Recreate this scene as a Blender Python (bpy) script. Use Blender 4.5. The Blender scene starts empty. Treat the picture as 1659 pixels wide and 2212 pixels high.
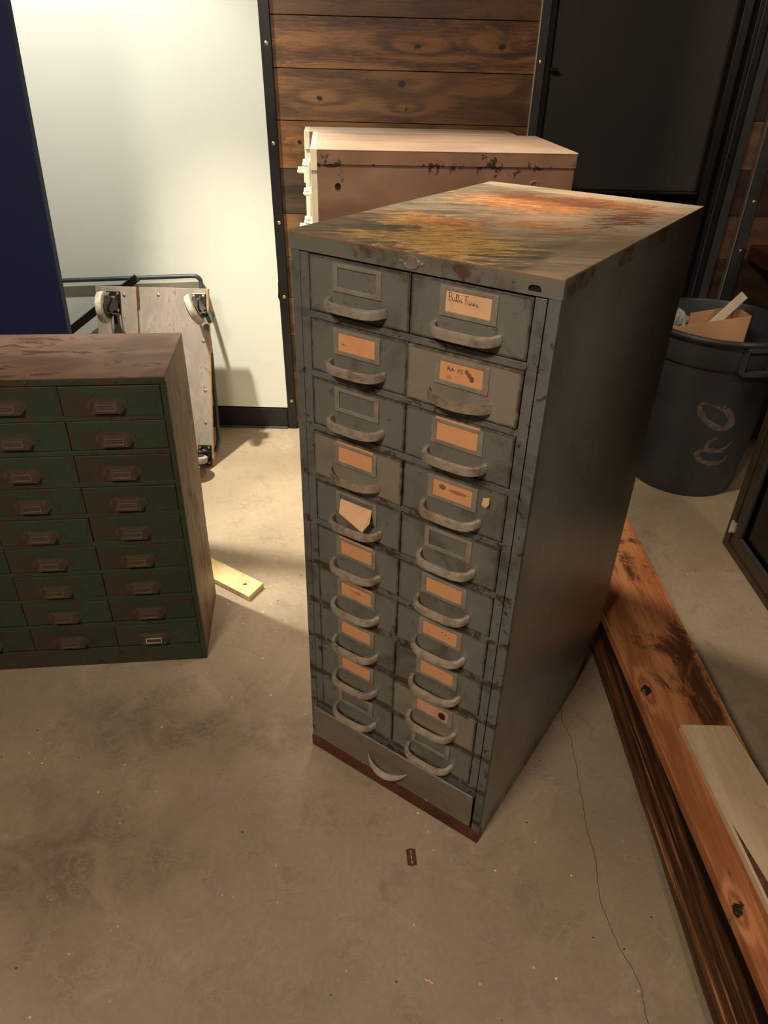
import bpy, bmesh, math, random
from mathutils import Vector, Matrix
S = bpy.context.scene
COL = S.collection
R = math.radians
rnd = random.Random(7)

# ------------------------------------------------------------------ camera, world, lights, exposure
F_PX, PITCH, ROLL, CAM_H = 1541.899, 0.57071, 0.02669, 1.57652
cd = bpy.data.cameras.new('camera'); cam = bpy.data.objects.new('camera', cd); COL.objects.link(cam)
cd.sensor_fit = 'VERTICAL'; cd.sensor_height = 24.0; cd.lens = F_PX / 2212 * 24.0
cd.clip_start = 0.02
fw = Vector((0, math.cos(PITCH), -math.sin(PITCH))); rt = Vector((1, 0, 0)); up = rt.cross(fw)
r_ = math.cos(ROLL) * rt + math.sin(ROLL) * up; u_ = -math.sin(ROLL) * rt + math.cos(ROLL) * up
m = Matrix((r_, u_, -fw)).transposed().to_4x4(); m.translation = (0, 0, CAM_H)
cam.matrix_world = m
S.camera = cam
S.view_settings.view_transform = 'Standard'; S.view_settings.look = 'None'
S.view_settings.gamma = 1; S.view_settings.use_curve_mapping = False
S.view_settings.exposure = 0.0

wd = bpy.data.worlds.new('world'); S.world = wd; wd.use_nodes = True
wd.node_tree.nodes['Background'].inputs[0].default_value = (0.8, 0.6, 0.42, 1)
wd.node_tree.nodes['Background'].inputs[1].default_value = 0.05

def lamp(kind, name, loc, aim, power, color, size=0.1, spot=None, blend=1.0):
    d = bpy.data.lights.new(name, kind); o = bpy.data.objects.new(name, d); COL.objects.link(o)
    d.energy = power; d.color = color
    o.location = loc
    o.rotation_euler = (Vector(aim) - Vector(loc)).to_track_quat('-Z', 'Y').to_euler()
    if kind == 'SPOT':
        d.spot_size = R(spot); d.spot_blend = blend; d.shadow_soft_size = size
    elif kind == 'AREA':
        d.shape = 'DISK'; d.size = size
    else:
        d.shadow_soft_size = size
    return o
lamp('SPOT', 'wall_spot', (-1.36, 2.33, 2.70), (-1.1, 3.0, 0.7), 165, (1.0, 0.97, 0.88), 0.03, 86, 0.6)
lamp('SPOT', 'floor_spot', (-1.30, 2.33, 2.70), (-0.35, 2.72, 0.0), 450, (1.0, 0.92, 0.74), 0.03, 46, 0.8)
lamp('SPOT', 'rear_spot', (-0.10, 1.78, 2.75), (0.20, 2.1, 1.3), 165, (1.0, 0.82, 0.62), 0.06, 62, 0.7)
lamp('SPOT', 'board_spot', (2.3, 1.0, 2.75), (0.78, 0.95, 0), 135, (1.0, 0.80, 0.58), 0.06, 46, 0.9)
lamp('AREA', 'ceiling_lamp', (-0.9, -0.5, 2.78), (-0.1, 1.0, 0.4), 94, (1.0, 0.84, 0.66), 0.6)
lamp('AREA', 'side_fill', (2.0, -0.4, 2.75), (0.5, 1.4, 0.7), 30, (1.0, 0.82, 0.64), 0.5)  # fill light added to brighten the grey cabinet's right side

# ------------------------------------------------------------------ shader expression helper
class X:
    def __init__(s, nt, v): s.nt = nt; s.v = v
    def _m(s, op, *a):
        n = s.nt.nodes.new('ShaderNodeMath'); n.operation = op
        for i, q in enumerate((s,) + a):
            q = q.v if isinstance(q, X) else q
            if isinstance(q, (int, float)): n.inputs[i].default_value = q
            else: s.nt.links.new(q, n.inputs[i])
        return X(s.nt, n.outputs[0])
    def __add__(s, o): return s._m('ADD', o)
    def __radd__(s, o): return s._m('ADD', o)
    def __sub__(s, o): return s._m('SUBTRACT', o)
    def __rsub__(s, o): return (s * -1) + o
    def __mul__(s, o): return s._m('MULTIPLY', o)
    def __rmul__(s, o): return s._m('MULTIPLY', o)
    def __truediv__(s, o): return s._m('DIVIDE', o)
    def abs(s): return s._m('ABSOLUTE')
    def sin(s): return s._m('SINE')
    def exp(s): return s._m('EXPONENT')
    def max(s, o): return s._m('MAXIMUM', o)
    def min(s, o): return s._m('MINIMUM', o)
    def pw(s, o): return s._m('POWER', o)
    def step(s, a, b):
        n = s.nt.nodes.new('ShaderNodeMapRange'); n.interpolation_type = 'SMOOTHSTEP'; n.clamp = True
        s.nt.links.new(s.v, n.inputs[0]); n.inputs[1].default_value = a; n.inputs[2].default_value = b
        return X(s.nt, n.outputs[0])

def sr(r, g, b):
    f = lambda c: (c / 255 / 12.92) if c <= 10 else ((c / 255 + 0.055) / 1.055) ** 2.4
    return (f(r), f(g), f(b), 1)

class Mat:
    def __init__(s, name):
        s.m = bpy.data.materials.new(name); s.m.use_nodes = True; s.nt = s.m.node_tree
        s.b = s.nt.nodes['Principled BSDF']
        tc = s.nt.nodes.new('ShaderNodeTexCoord')
        sp = s.nt.nodes.new('ShaderNodeSeparateXYZ'); s.nt.links.new(tc.outputs['Object'], sp.inputs[0])
        s.x, s.y, s.z = [X(s.nt, sp.outputs[i]) for i in range(3)]
        oi = s.nt.nodes.new('ShaderNodeObjectInfo'); s.rand = X(s.nt, oi.outputs['Random'])
    def vec(s, x, y, z):
        n = s.nt.nodes.new('ShaderNodeCombineXYZ')
        for i, q in enumerate((x, y, z)):
            if isinstance(q, X): s.nt.links.new(q.v, n.inputs[i])
            else: n.inputs[i].default_value = q
        return n.outputs[0]
    def noise(s, scale, detail=4, rough=0.55, sx=1, sy=1, sz=1, off=0, dist=0, xyz=None):
        a = xyz or (s.x, s.y, s.z)
        n = s.nt.nodes.new('ShaderNodeTexNoise')
        v = s.vec(a[0] * sx + off, a[1] * sy + off * 0.7, a[2] * sz)
        s.nt.links.new(v, n.inputs['Vector']); n.inputs['Scale'].default_value = scale
        n.inputs['Detail'].default_value = detail; n.inputs['Roughness'].default_value = rough
        n.inputs['Distortion'].default_value = dist
        return X(s.nt, n.outputs[0])
    def vor(s, scale, sx=1, sy=1, sz=1, feature='F1'):
        n = s.nt.nodes.new('ShaderNodeTexVoronoi'); n.feature = feature
        s.nt.links.new(s.vec(s.x * sx, s.y * sy, s.z * sz), n.inputs['Vector']); n.inputs['Scale'].default_value = scale
        return X(s.nt, n.outputs['Distance'])
    def mix(s, f, a, b):
        n = s.nt.nodes.new('ShaderNodeMix'); n.data_type = 'RGBA'
        for i, q in ((0, f), (6, a), (7, b)):
            if isinstance(q, X): s.nt.links.new(q.v, n.inputs[i])
            else: n.inputs[i].default_value = q
        return X(s.nt, n.outputs[2])
    def blob(s, a, b, ca, cb, ra, rb):
        dx = (a - ca) / ra; dy = (b - cb) / rb
        return ((dx * dx + dy * dy) * -1).exp()
    def out(s, col, rough=0.6, metal=0.0, bump=None, dist=0.002, strength=0.5, spec=None):
        L = s.nt.links
        if isinstance(col, X): L.new(col.v, s.b.inputs['Base Color'])
        else: s.b.inputs['Base Color'].default_value = col
        if isinstance(rough, X): L.new(rough.v, s.b.inputs['Roughness'])
        else: s.b.inputs['Roughness'].default_value = rough
        if isinstance(metal, X): L.new(metal.v, s.b.inputs['Metallic'])
        else: s.b.inputs['Metallic'].default_value = metal
        if spec is not None: s.b.inputs['Specular IOR Level'].default_value = spec
        if bump is not None:
            n = s.nt.nodes.new('ShaderNodeBump'); n.inputs['Distance'].default_value = dist
            n.inputs['Strength'].default_value = strength
            L.new(bump.v, n.inputs['Height']); L.new(n.outputs[0], s.b.inputs['Normal'])
        return s.m

def plain(name, col, rough=0.6, metal=0.0, var=0.25, scale=20, bumpd=0.0005):
    M = Mat(name); n = M.noise(scale, 5, 0.6)
    dark = tuple(c * (1 - var) for c in col[:3]) + (1,); lite = tuple(min(1, c * (1 + var)) for c in col[:3]) + (1,)
    return M.out(M.mix(n.step(0.3, 0.7), dark, lite), rough, metal, M.noise(scale * 4, 4), bumpd, 0.4)

# ------------------------------------------------------------------ materials
def m_floor():
    M = Mat('concrete_floor')
    a = M.noise(1.6, 6, 0.6, dist=0.4); b = M.noise(9, 6, 0.65, dist=0.6); c = M.noise(70, 3, 0.7)
    col = M.mix(a.step(0.3, 0.72), sr(144, 127, 105), sr(168, 151, 127))
    col = M.mix(b.step(0.45, 0.75) * 0.55, col, sr(122, 104, 84))
    cloud = M.noise(3.2, 8, 0.7, dist=1.6, off=4)
    col = M.mix(cloud.step(0.55, 0.66) * 0.16, col, sr(204, 186, 158))
    col = M.mix(c.step(0.4, 0.7) * 0.22, col, sr(120, 106, 86))
    sp = M.vor(24); spn = M.noise(6, 2, off=9)
    col = M.mix((1 - sp.step(0.05, 0.09)) * spn.step(0.46, 0.52) * M.noise(60, 2).step(0.4, 0.6), col, sr(225, 214, 190))
    dk = M.vor(17, 1, 1.3); col = M.mix((1 - dk.step(0.03, 0.06)) * (1 - spn.step(0.48, 0.54)), col, sr(60, 46, 34))
    st = M.blob(M.x, M.y, -0.55, 1.33, 0.35, 0.10).max(M.blob(M.x, M.y, -0.75, 0.95, 0.3, 0.15))
    col = M.mix(st * b.step(0.3, 0.6) * 0.5, col, sr(78, 58, 42))
    tr = M.noise(5, 8, 0.75, dist=3.0, off=21); tr = (tr - 0.5).abs(); col = M.mix((1 - tr.step(0.004, 0.02)) * b.step(0.45, 0.6) * 0.3, col, sr(190, 176, 152))
    rough = b * 0.3 + 0.42
    return M.out(col, rough, 0, b + c * 0.3, 0.0012, 0.5, 0.4)

def m_drywall():
    M = Mat('white_painted_drywall'); n = M.noise(2, 4); f = M.noise(300, 2)
    dirt = M.noise(5, 5, sx=0.5).step(0.6, 0.8)
    col = M.mix(dirt * 0.25, sr(216, 218, 206), sr(190, 186, 168))
    return M.out(col, 0.55, 0, f + n, 0.0005, 0.3)

def m_plank(name, ca, cb, cc, knots, seed, freq=46, streak=0.5):
    M = Mat(name); x, z = M.x, M.z
    ph = z * freq + M.noise(2.2, 3, 0.5, sx=0.5, sz=3.5, off=seed) * 9
    core = None
    for kx, kz, kr in knots:
        g = M.blob(x, z, kx, kz, kr * 4.5, kr * 1.3); ph = ph + g * 8
        wob = (M.noise(30, 3, off=seed) - 0.5) * 0.02
        d = M.blob(x + wob, z - wob, kx, kz, kr * 0.5, kr * 0.36)
        core = d if core is None else core.max(d)
    ring = ph.sin() * 0.5 + 0.5
    fine = M.noise(14, 6, 0.75, sx=0.8, sz=14, off=seed * 3, dist=0.3)
    blot = M.noise(4.2, 5, 0.65, sx=0.8, sz=2.2, off=seed * 5, dist=0.8)
    col = M.mix((ring * 0.24 + fine * 0.76).step(0.30, 0.66), ca, cb)
    col = M.mix(blot.step(0.46, 0.66) * 0.7, col, cc)
    scr = M.noise(26, 4, 0.8, sx=0.5, sz=8, off=seed * 7)
    col = M.mix(scr.step(0.56, 0.68) * streak, col, tuple(min(1, c * 1.35) for c in cb[:3]) + (1,))
    if core is not None: col = M.mix(core.step(0.25, 0.7), col, sr(34, 20, 12))
    return M.out(col, 0.42, 0, ring * 0.3 + fine, 0.001, 0.5)

def m_grey_paint(name, base, grime=0.7, warm=0.0, edge=False, rails=False):
    M = Mat(name)
    a = M.noise(7, 6, 0.62, dist=0.8, off=1); b = M.noise(34, 5, 0.7, dist=0.5); c = M.noise(3, 3, off=8)
    tint = M.mix(M.rand * 0.5 + c * 0.3, base, tuple(v * 0.86 + w for v, w in zip(base[:3], (0.012 + warm, 0.009 + warm * .7, 0.006))) + (1,))
    col = M.mix(a.step(0.46, 0.7) * grime, tint, sr(68, 60, 50))
    col = M.mix(b.step(0.58, 0.68) * grime * 0.75, col, sr(58, 42, 30))
    d = M.noise(90, 4, 0.7, off=6); col = M.mix(d.step(0.6, 0.7) * 0.3, col, sr(150, 146, 136))
    if edge:
        tc = M.nt.nodes.new('ShaderNodeTexCoord'); sp = M.nt.nodes.new('ShaderNodeSeparateXYZ'); M.nt.links.new(tc.outputs['Generated'], sp.inputs[0])
        gx, gz = X(M.nt, sp.outputs[0]), X(M.nt, sp.outputs[2])
        e = (gx.min(1 - gx) * 0.208).min(gz.min(1 - gz) * 0.0965)
        col = M.mix((1 - e.step(0.0012, 0.0065)) * (b + 0.25).step(0.5, 0.85) * 0.85, col, sr(52, 36, 24))
    if rails:
        fr = ((M.z * -1 + 1.2865) / 0.1113)._m('FRACT'); rail = fr.step(0.85, 0.87)
        low = 1 - M.z.step(0.2, 1.1)
        col = M.mix((b + rail * 0.06 + low * 0.03 + rail * low * 0.12).step(0.59, 0.68) * 0.85, col, sr(64, 42, 22))
    chip = M.noise(14, 3, 0.9, dist=1.5, off=3)
    col = M.mix(chip.step(0.735, 0.75) * 0.9, col, sr(70, 36, 20))
    sc = M.noise(10, 3, 0.8, sx=6, sz=0.6, off=5)
    col = M.mix(sc.step(0.68, 0.74) * 0.35, col, sr(150, 146, 134))
    return M.out(col, b * 0.25 + 0.36, 0.25, a * 0.6 + b * 0.2, 0.0006, 0.4)

def m_rust_top():
    M = Mat('rusted_cabinet_top')
    th = 0.58962                                   # grain of the rust runs along the room, not along the cabinet
    wx = M.x * math.cos(th) + M.y * math.sin(th); wy = M.y * math.cos(th) - M.x * math.sin(th)
    P = (wx, wy, M.z)
    n1 = M.noise(4.5, 8, 0.66, sx=0.55, sy=2.0, xyz=P, dist=1.0)
    n2 = M.noise(12, 8, 0.7, sx=0.5, sy=2.6, xyz=P, dist=1.4, off=6)
    n3 = M.noise(60, 6, 0.8, sx=0.5, sy=1.8, xyz=P, off=2)
    topf = M.z.step(1.3185, 1.3195)
    u, v = M.x, M.y
    grey = M.mix(n2.step(0.38, 0.6), sr(112, 106, 92), sr(156, 142, 120))
    pale = M.mix(n1.step(0.4, 0.6), sr(192, 174, 150), sr(160, 142, 118))
    edge = M.blob(u, v, 0.47, 0.4, 0.055, 0.6).max(M.blob(u, v, 0.25, 0.74, 0.4, 0.07)).max(M.blob(u, v, 0.33, 0.3, 0.15, 0.25) * 0.7)
    col = M.mix(edge.step(0.35, 0.6), grey, pale)
    n4 = M.noise(26, 6, 0.75, sx=0.45, sy=2.4, xyz=P, dist=2.0, off=11)
    nn = n2 * 0.6 + n4 * 0.4
    yz = (M.blob(u, v, 0.26, 0.09, 0.14, 0.14).max(M.blob(u, v, 0.15, 0.2, 0.12, 0.10))).max(M.blob(u, v, 0.12, 0.06, 0.08, 0.06) * 0.7)
    ns = (n3 - 0.5) * 0.35
    col = M.mix((yz * 0.24 + nn + ns).step(0.62, 0.67) * 0.92, col, M.mix(n3.step(0.4, 0.6), sr(196, 140, 72), sr(242, 204, 132)))
    oz = M.blob(u, v, 0.16, 0.24, 0.14, 0.06).max(M.blob(u, v, 0.2, 0.52, 0.2, 0.14)).max(M.blob(u, v, 0.33, 0.33, 0.16, 0.09) * 0.8).max(M.blob(u, v, 0.33, 0.62, 0.2, 0.10) * 0.9)
    n5 = M.noise(15, 8, 0.74, sx=0.4, sy=2.8, xyz=P, dist=1.8, off=17)
    col = M.mix((oz * 0.21 + n5 * 0.6 + n4 * 0.4 + ns).step(0.615, 0.65) * 0.92, col, M.mix(n3.step(0.42, 0.6), sr(164, 96, 54), sr(228, 168, 110)))
    bz = M.blob(u, v, 0.28, 0.6, 0.22, 0.09).max(M.blob(u, v, 0.42, 0.5, 0.07, 0.18)).max(M.blob(u, v, 0.16, 0.6, 0.12, 0.08))
    col = M.mix((bz * 0.2 + n4 * 0.5 + n3 * 0.5).step(0.62, 0.68) * 0.85, col, sr(112, 62, 38))
    col = M.mix((n3 * 0.5 + n5 * 0.5).step(0.56, 0.62) * 0.35, col, sr(180, 160, 132))
    # the lip below the top is grey paint with a rust patch
    a = M.noise(9, 5, 0.6, off=1)
    lip = M.mix(a.step(0.5, 0.72) * 0.7, sr(112, 110, 98), sr(74, 66, 54))
    rp = M.blob(u + (n3 - 0.5) * 0.05, M.z + (n3 - 0.5) * 0.03, 0.340, 1.303, 0.015, 0.014) * (1 - M.y.step(0.01, 0.02))
    lip = M.mix((rp + n3 * 0.9 - 0.45).step(0.42, 0.55) * 0.8, lip, sr(84, 50, 40))
    lip = M.mix((n3 * 0.5 + a * 0.5).step(0.54, 0.62) * 0.6, lip, sr(66, 52, 42))
    ed = M.z.step(1.3155, 1.3185)
    lip = M.mix(ed * 0.8, lip, sr(170, 110, 62))
    col = M.mix(topf, lip, col)
    return M.out(col, n2 * 0.3 + 0.3, 0.15, n2 + n3 * 0.4, 0.0008, 0.5)

def m_side_steel():
    M = Mat('grey_painted_steel_side')
    a = M.noise(2.2, 5, 0.6, dist=0.7); b = M.noise(20, 5, 0.7, sz=0.35)
    col = M.mix(a.step(0.35, 0.7), sr(126, 128, 116), sr(108, 104, 92))
    col = M.mix(b.step(0.6, 0.75) * 0.4, col, sr(66, 54, 40))
    sc = M.noise(12, 3, 0.8, sx=5, sy=5, sz=0.5, off=4)
    col = M.mix(sc.step(0.68, 0.76) * 0.3, col, sr(150, 142, 126))
    low = 1 - M.z.step(0.02, 0.07)
    col = M.mix(low * b.step(0.35, 0.6) * 0.7, col, sr(62, 36, 20))
    return M.out(col, b * 0.15 + 0.25, 0.12, a, 0.006, 0.25)

def m_green():
    M = Mat('chipped_dark_green_paint')
    a = M.noise(6, 7, 0.65, dist=1.0, off=2); b = M.noise(30, 6, 0.7, dist=0.6); c = M.rand
    g = M.mix(c.step(0.2, 0.9), sr(46, 62, 42), sr(40, 52, 36))
    col = M.mix((a + c * 0.05).step(0.46, 0.62), g, sr(62, 48, 34))
    col = M.mix(b.step(0.55, 0.68) * 0.85, col, sr(46, 32, 22))
    ch = M.noise(15, 4, 0.9, dist=1.8, off=7)
    col = M.mix(ch.step(0.71, 0.725), col, sr(88, 118, 92))
    sc = M.noise(60, 2, 0.9, sx=0.4, off=9); col = M.mix(sc.step(0.76, 0.78), col, sr(130, 120, 96))
    return M.out(col, b * 0.3 + 0.4, 0.1, a + b, 0.001, 0.5)

def m_brown_rust(name, ca, cb, cc, stretch=(1, 1, 1)):
    M = Mat(name); sx, sy, sz = stretch
    a = M.noise(5, 7, 0.66, dist=1.2, sx=sx, sy=sy, sz=sz); b = M.noise(22, 6, 0.7, dist=0.8, sx=sx, sy=sy, sz=sz)
    col = M.mix(a.step(0.35, 0.65), ca, cb)
    col = M.mix((a * 0.5 + b * 0.5).step(0.53, 0.6) * 0.85, col, cc)
    return M.out(col, b * 0.3 + 0.4, 0.1, a + b * 0.5, 0.0012, 0.5)

def m_chipped(name, paint, paint2, amount=0.62):
    M = Mat(name)
    a = M.noise(6, 6, 0.7, dist=1.4, off=3); b = M.noise(3, 3); st = M.noise(8, 4, 0.6, sx=0.3, sy=2, off=1)
    col = M.mix(b.step(0.35, 0.65), paint, paint2)
    col = M.mix(st.step(0.5, 0.7) * 0.4, col, sr(150, 122, 100))
    a2 = M.noise(24, 5, 0.7, dist=1.2, off=5)
    near = ((M.z - 1.297).abs() * -45).exp() * 0.12
    pat = M.noise(2.5, 2, off=12)
    col = M.mix((a2 * 0.6 + a * 0.4 + near + (pat - 0.5) * 0.25).step(amount, amount + 0.012), col, sr(52, 38, 24))
    return M.out(col, 0.45, 0.0, a, 0.0008, 0.4)

def m_board(name, ca, cb, cc, stain=0.55, seed=0, freq=60, extra=(), big=()):
    M = Mat(name); x, y = M.x, M.y
    ph = x * freq + M.noise(1.5, 4, 0.55, sx=4, sy=0.7, off=seed) * 14
    for kx, ky, kr in extra: ph = ph + M.blob(x, y, kx, ky, kr, kr * 3) * 9
    ring = ph.sin() * 0.5 + 0.5
    fine = M.noise(12, 6, 0.75, sx=9, sy=0.5, sz=6, off=seed)
    blot = M.noise(3.2, 8, 0.75, sx=2.4, sy=1.0, off=seed * 3 + 2, dist=1.6)
    dash = M.noise(34, 4, 0.8, sx=3.0, sy=0.55, off=seed + 5)
    col = M.mix((ring * 0.25 + fine * 0.75).step(0.32, 0.66), cb, ca)
    bb = blot
    for kx, ky, rx, ry in big: bb = bb + M.blob(x, y, kx, ky, rx, ry) * 0.17
    col = M.mix(bb.step(stain, stain + 0.16) * 0.9, col, cc)
    col = M.mix((dash + (bb - 0.5) * 0.4).step(0.63, 0.7) * 0.75, col, cc)
    j = (M.noise(60, 4, 0.8, off=seed) - 0.5) * 0.05
    for kx, ky, kr in extra: col = M.mix(M.blob(x + j, y + j, kx, ky, kr * 0.55, kr * 0.8).step(0.3, 0.5), col, sr(46, 32, 26))
    return M.out(col, blot * 0.3 + 0.28, 0, ring * 0.2 + fine * 0.6, 0.001, 0.45)

def m_streak(name, ca, cb, cc):
    M = Mat(name)
    a = M.noise(10, 5, 0.6, sx=7, sy=0.16, sz=7, off=3, dist=0.3); b = M.noise(10, 6, 0.7, sx=16, sy=0.4, sz=12, off=5); c = M.noise(2.4, 4, 0.6, sx=3, off=8)
    col = M.mix(a.step(0.40, 0.62), cc, cb); col = M.mix((a * 0.5 + b * 0.5).step(0.54, 0.66), col, ca)
    col = M.mix(c.step(0.5, 0.7) * 0.6, col, cc)
    return M.out(col, 0.4, 0, a * 1.5 + b, 0.004, 0.6)

def m_metal_worn(name, ca, cb, rough=0.36):
    M = Mat(name); a = M.noise(30, 5, 0.7); b = M.noise(110, 3, 0.7)
    return M.out(M.mix(a.step(0.4, 0.68), ca, cb), a * 0.3 + rough - 0.12, 0.6, b, 0.0003, 0.3)

def m_card(name, base, spots=()):
    M = Mat(name); a = M.noise(18, 4, 0.6, off=rnd.random() * 9); b = M.noise(60, 3)
    col = M.mix(a.step(0.42, 0.75) * 0.55 + M.rand * 0.15, base, tuple(c * 0.68 for c in base[:3]) + (1,))
    for (u, v, ru, rv, c) in spots:
        col = M.mix((M.blob(M.x, M.z, u, v, ru, rv) + b * 0.3 - 0.15).step(0.35, 0.5), col, c)
    return M.out(col, 0.75)

MT = dict(
    floor=m_floor(), drywall=m_drywall(), grey=m_grey_paint('grey_green_drawer_paint', sr(118, 117, 110), edge=True),
    grey2=m_grey_paint('grey_green_frame_paint', sr(110, 112, 108), 0.8, rails=True),
    taupe=m_grey_paint('bare_taupe_drawer_metal', sr(138, 130, 118), 0.35, 0.01, edge=True),
    taupe_plain=m_grey_paint('brownish_bare_metal', sr(124, 114, 102), 0.3, 0.012),
    rusttop=m_rust_top(), side=m_side_steel(), green=m_green(),
    gtop=m_brown_rust('brown_worn_cabinet_top', sr(112, 82, 64), sr(146, 112, 90), sr(72, 46, 34), (0.6, 1.6, 1)),
    gside=m_brown_rust('brown_rust_cabinet_side', sr(150, 122, 98), sr(112, 84, 62), sr(48, 32, 22), (1, 1.6, 0.5)),
    base=m_brown_rust('dark_red_rusty_base', sr(98, 52, 28), sr(82, 42, 22), sr(56, 28, 16)),
    pull=m_metal_worn('worn_nickel_pull', sr(200, 188, 174), sr(152, 136, 118), 0.27),
    pullflat=m_metal_worn('tarnished_flat_pull', sr(186, 172, 150), sr(138, 120, 98)),
    chrome=m_metal_worn('chrome', sr(225, 220, 212), sr(190, 182, 170), 0.2),
    holder=plain('dull_steel_card_holder', sr(142, 134, 120), 0.36, 0.25, 0.16, 30),
    dark=plain('black_cavity', sr(14, 11, 9), 0.9, 0, 0.1),
    blackmetal=plain('black_steel', sr(38, 36, 36), 0.38, 0.4, 0.2, 6),
    blackpanel=plain('dark_charcoal_panel', sr(54, 50, 45), 0.6, 0.0, 0.10, 2),
    bluegrey=plain('blue_grey_steel', sr(70, 72, 74), 0.45, 0.4, 0.15, 9),
    brass=plain('brass_screw', sr(210, 184, 130), 0.3, 0.9, 0.1),
    navy=plain('navy_blue_panel', sr(6, 26, 70), 0.7, 0, 0.1, 3),
    ink=plain('dark_ink', sr(36, 26, 20), 0.8, 0, 0.1),
    inkfade=plain('faded_ink', sr(120, 78, 50), 0.8, 0, 0.1),
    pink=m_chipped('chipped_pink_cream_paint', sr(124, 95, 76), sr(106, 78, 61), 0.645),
    pinktop=m_chipped('worn_lit_pink_top', sr(206, 182, 160), sr(190, 160, 138), 0.80),  # paler copy of the front's pink, overhead light put into the colour
    cream=plain('cream_enamel', sr(214, 204, 180), 0.4, 0, 0.1, 14),
    ply=m_brown_rust('weathered_grey_plywood', sr(128, 118, 108), sr(148, 136, 124), sr(104, 94, 84), (2.5, 2.5, 0.7)),
    plyedge=plain('plywood_edge', sr(176, 124, 72), 0.7, 0, 0.3, 60),
    wheel=plain('pale_grey_rubber_wheel', sr(150, 142, 128), 0.7, 0, 0.2, 60),
    blackpl=plain('black_plastic', sr(20, 18, 17), 0.35, 0, 0.2),
    bin=plain('dark_grey_bin_plastic', sr(58, 60, 62), 0.42, 0, 0.12, 5, 0.0008),
    cardboard=plain('brown_cardboard', sr(190, 144, 108), 0.8, 0, 0.1, 12),
    rawwood=m_board('pale_raw_wood', sr(224, 200, 166), sr(206, 178, 142), sr(176, 132, 92), 0.68, 3, 55),
    pale_mark=plain('pale_mark_coat', sr(150, 132, 120), 0.8, 0, 0.5, 40),
    offcut=m_board('yellow_pine', sr(226, 204, 150), sr(206, 180, 122), sr(180, 140, 84), 0.7, 5, 80, ((-0.475, 1.935, 0.012),)),
    counter=m_board('dark_stained_counter_wood', sr(92, 52, 36), sr(72, 40, 28), sr(48, 26, 18), 0.6, 2),
    board_top=m_board('reclaimed_orange_timber', sr(206, 140, 92), sr(160, 98, 60), sr(74, 44, 30), 0.56, 1, 46,
                      ((0.735, 1.40, 0.022), (0.745, 0.80, 0.018)),
                      ((0.82, 1.56, 0.07, 0.06), (0.84, 1.44, 0.08, 0.05), (0.88, 1.32, 0.05, 0.09), (0.83, 1.95, 0.03, 0.1), (0.87, 2.12, 0.08, 0.02), (0.90, 1.5, 0.03, 0.3))),
    board_low=m_streak('dark_streaked_timber', sr(206, 150, 98), sr(104, 66, 42), sr(48, 29, 18)),
    board_edge=m_board('shaded_wane_edge', sr(40, 22, 13), sr(28, 15, 9), sr(16, 9, 6), 0.4, 4, 90),  # near-black is painted-in shade under the top board plus black wane
    bark=plain('brown_bark_edge', sr(96, 62, 40), 0.8, 0, 0.4, 50),
    rusty=plain('rusty_blade_steel', sr(104, 62, 38), 0.6, 0.4, 0.25, 120),
    crack=plain('dark_crack', sr(76, 62, 48), 0.9, 0, 0.2, 40),
    frame=plain('dark_bronze_door_frame', sr(84, 72, 58), 0.32, 0.6, 0.15, 8),
    ceil=plain('dark_ceiling', sr(60, 54, 48), 0.8), wall=plain('brown_plaster', sr(110, 92, 74), 0.7),
)
def m_glass(name, tint, rough=0.03, fac=0.12):
    M = Mat(name); nt = M.nt
    t = nt.nodes.new('ShaderNodeBsdfTransparent'); t.inputs[0].default_value = tint
    g = nt.nodes.new('ShaderNodeBsdfGlossy'); g.inputs['Roughness'].default_value = rough
    x = nt.nodes.new('ShaderNodeMixShader'); fr = nt.nodes.new('ShaderNodeFresnel'); fr.inputs[0].default_value = 1.5
    n = nt.nodes.new('ShaderNodeMath'); n.inputs[1].default_value = fac; nt.links.new(fr.outputs[0], n.inputs[0])
    nt.links.new(n.outputs[0], x.inputs[0]); nt.links.new(t.outputs[0], x.inputs[1]); nt.links.new(g.outputs[0], x.inputs[2])
    nt.links.new(x.outputs[0], nt.nodes['Material Output'].inputs[0]); return M.m
MT['glass'] = m_glass('tinted_glass', (0.22, 0.22, 0.2, 1), 0.05, 0.02)
MT['film'] = m_glass('clear_plastic_film', (0.8, 0.8, 0.8, 1), 0.15, 0.25)
CARD = sr(214, 152, 104)
MT['card'] = m_card('tan_label_card', CARD)
MT['card_pale'] = m_card('pale_tan_label_card', sr(222, 176, 136))
MT['card_stain'] = m_card('stained_label_card', CARD, ((0.010, 0.006, 0.004, 0.0045, sr(140, 78, 46)), (0.015, 0.001, 0.004, 0.0045, sr(134, 72, 42)), (0.020, -0.004, 0.0045, 0.0055, sr(130, 68, 40)), (-0.022, -0.010, 0.006, 0.004, sr(190, 120, 84))))
MT['card_smudge'] = m_card('smudged_label_card', CARD, ((-0.02, 0.004, 0.008, 0.006, sr(126, 84, 58)), (0.01, 0.002, 0.02, 0.004, sr(160, 104, 72))))
_m = Mat('card_with_faded_marks'); _n = _m.noise(150, 3, 0.7, sx=1, sz=0.12)
_bd = _m.blob(_m.x, _m.z, 0.0, 0.003, 0.034, 0.007)
MT['card_faint'] = _m.out(_m.mix((_n * _bd * 1.6).step(0.5, 0.8) * 0.6, _m.mix(_m.noise(18).step(0.4, 0.7) * 0.4, CARD, tuple(c * 0.75 for c in CARD[:3]) + (1,)), sr(140, 86, 52)), 0.75)
MT['card_blob'] = m_card('pinkish_label_card_with_black_spot', sr(206, 150, 126), ((0.024, -0.004, 0.010, 0.011, sr(38, 22, 22)),))

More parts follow.
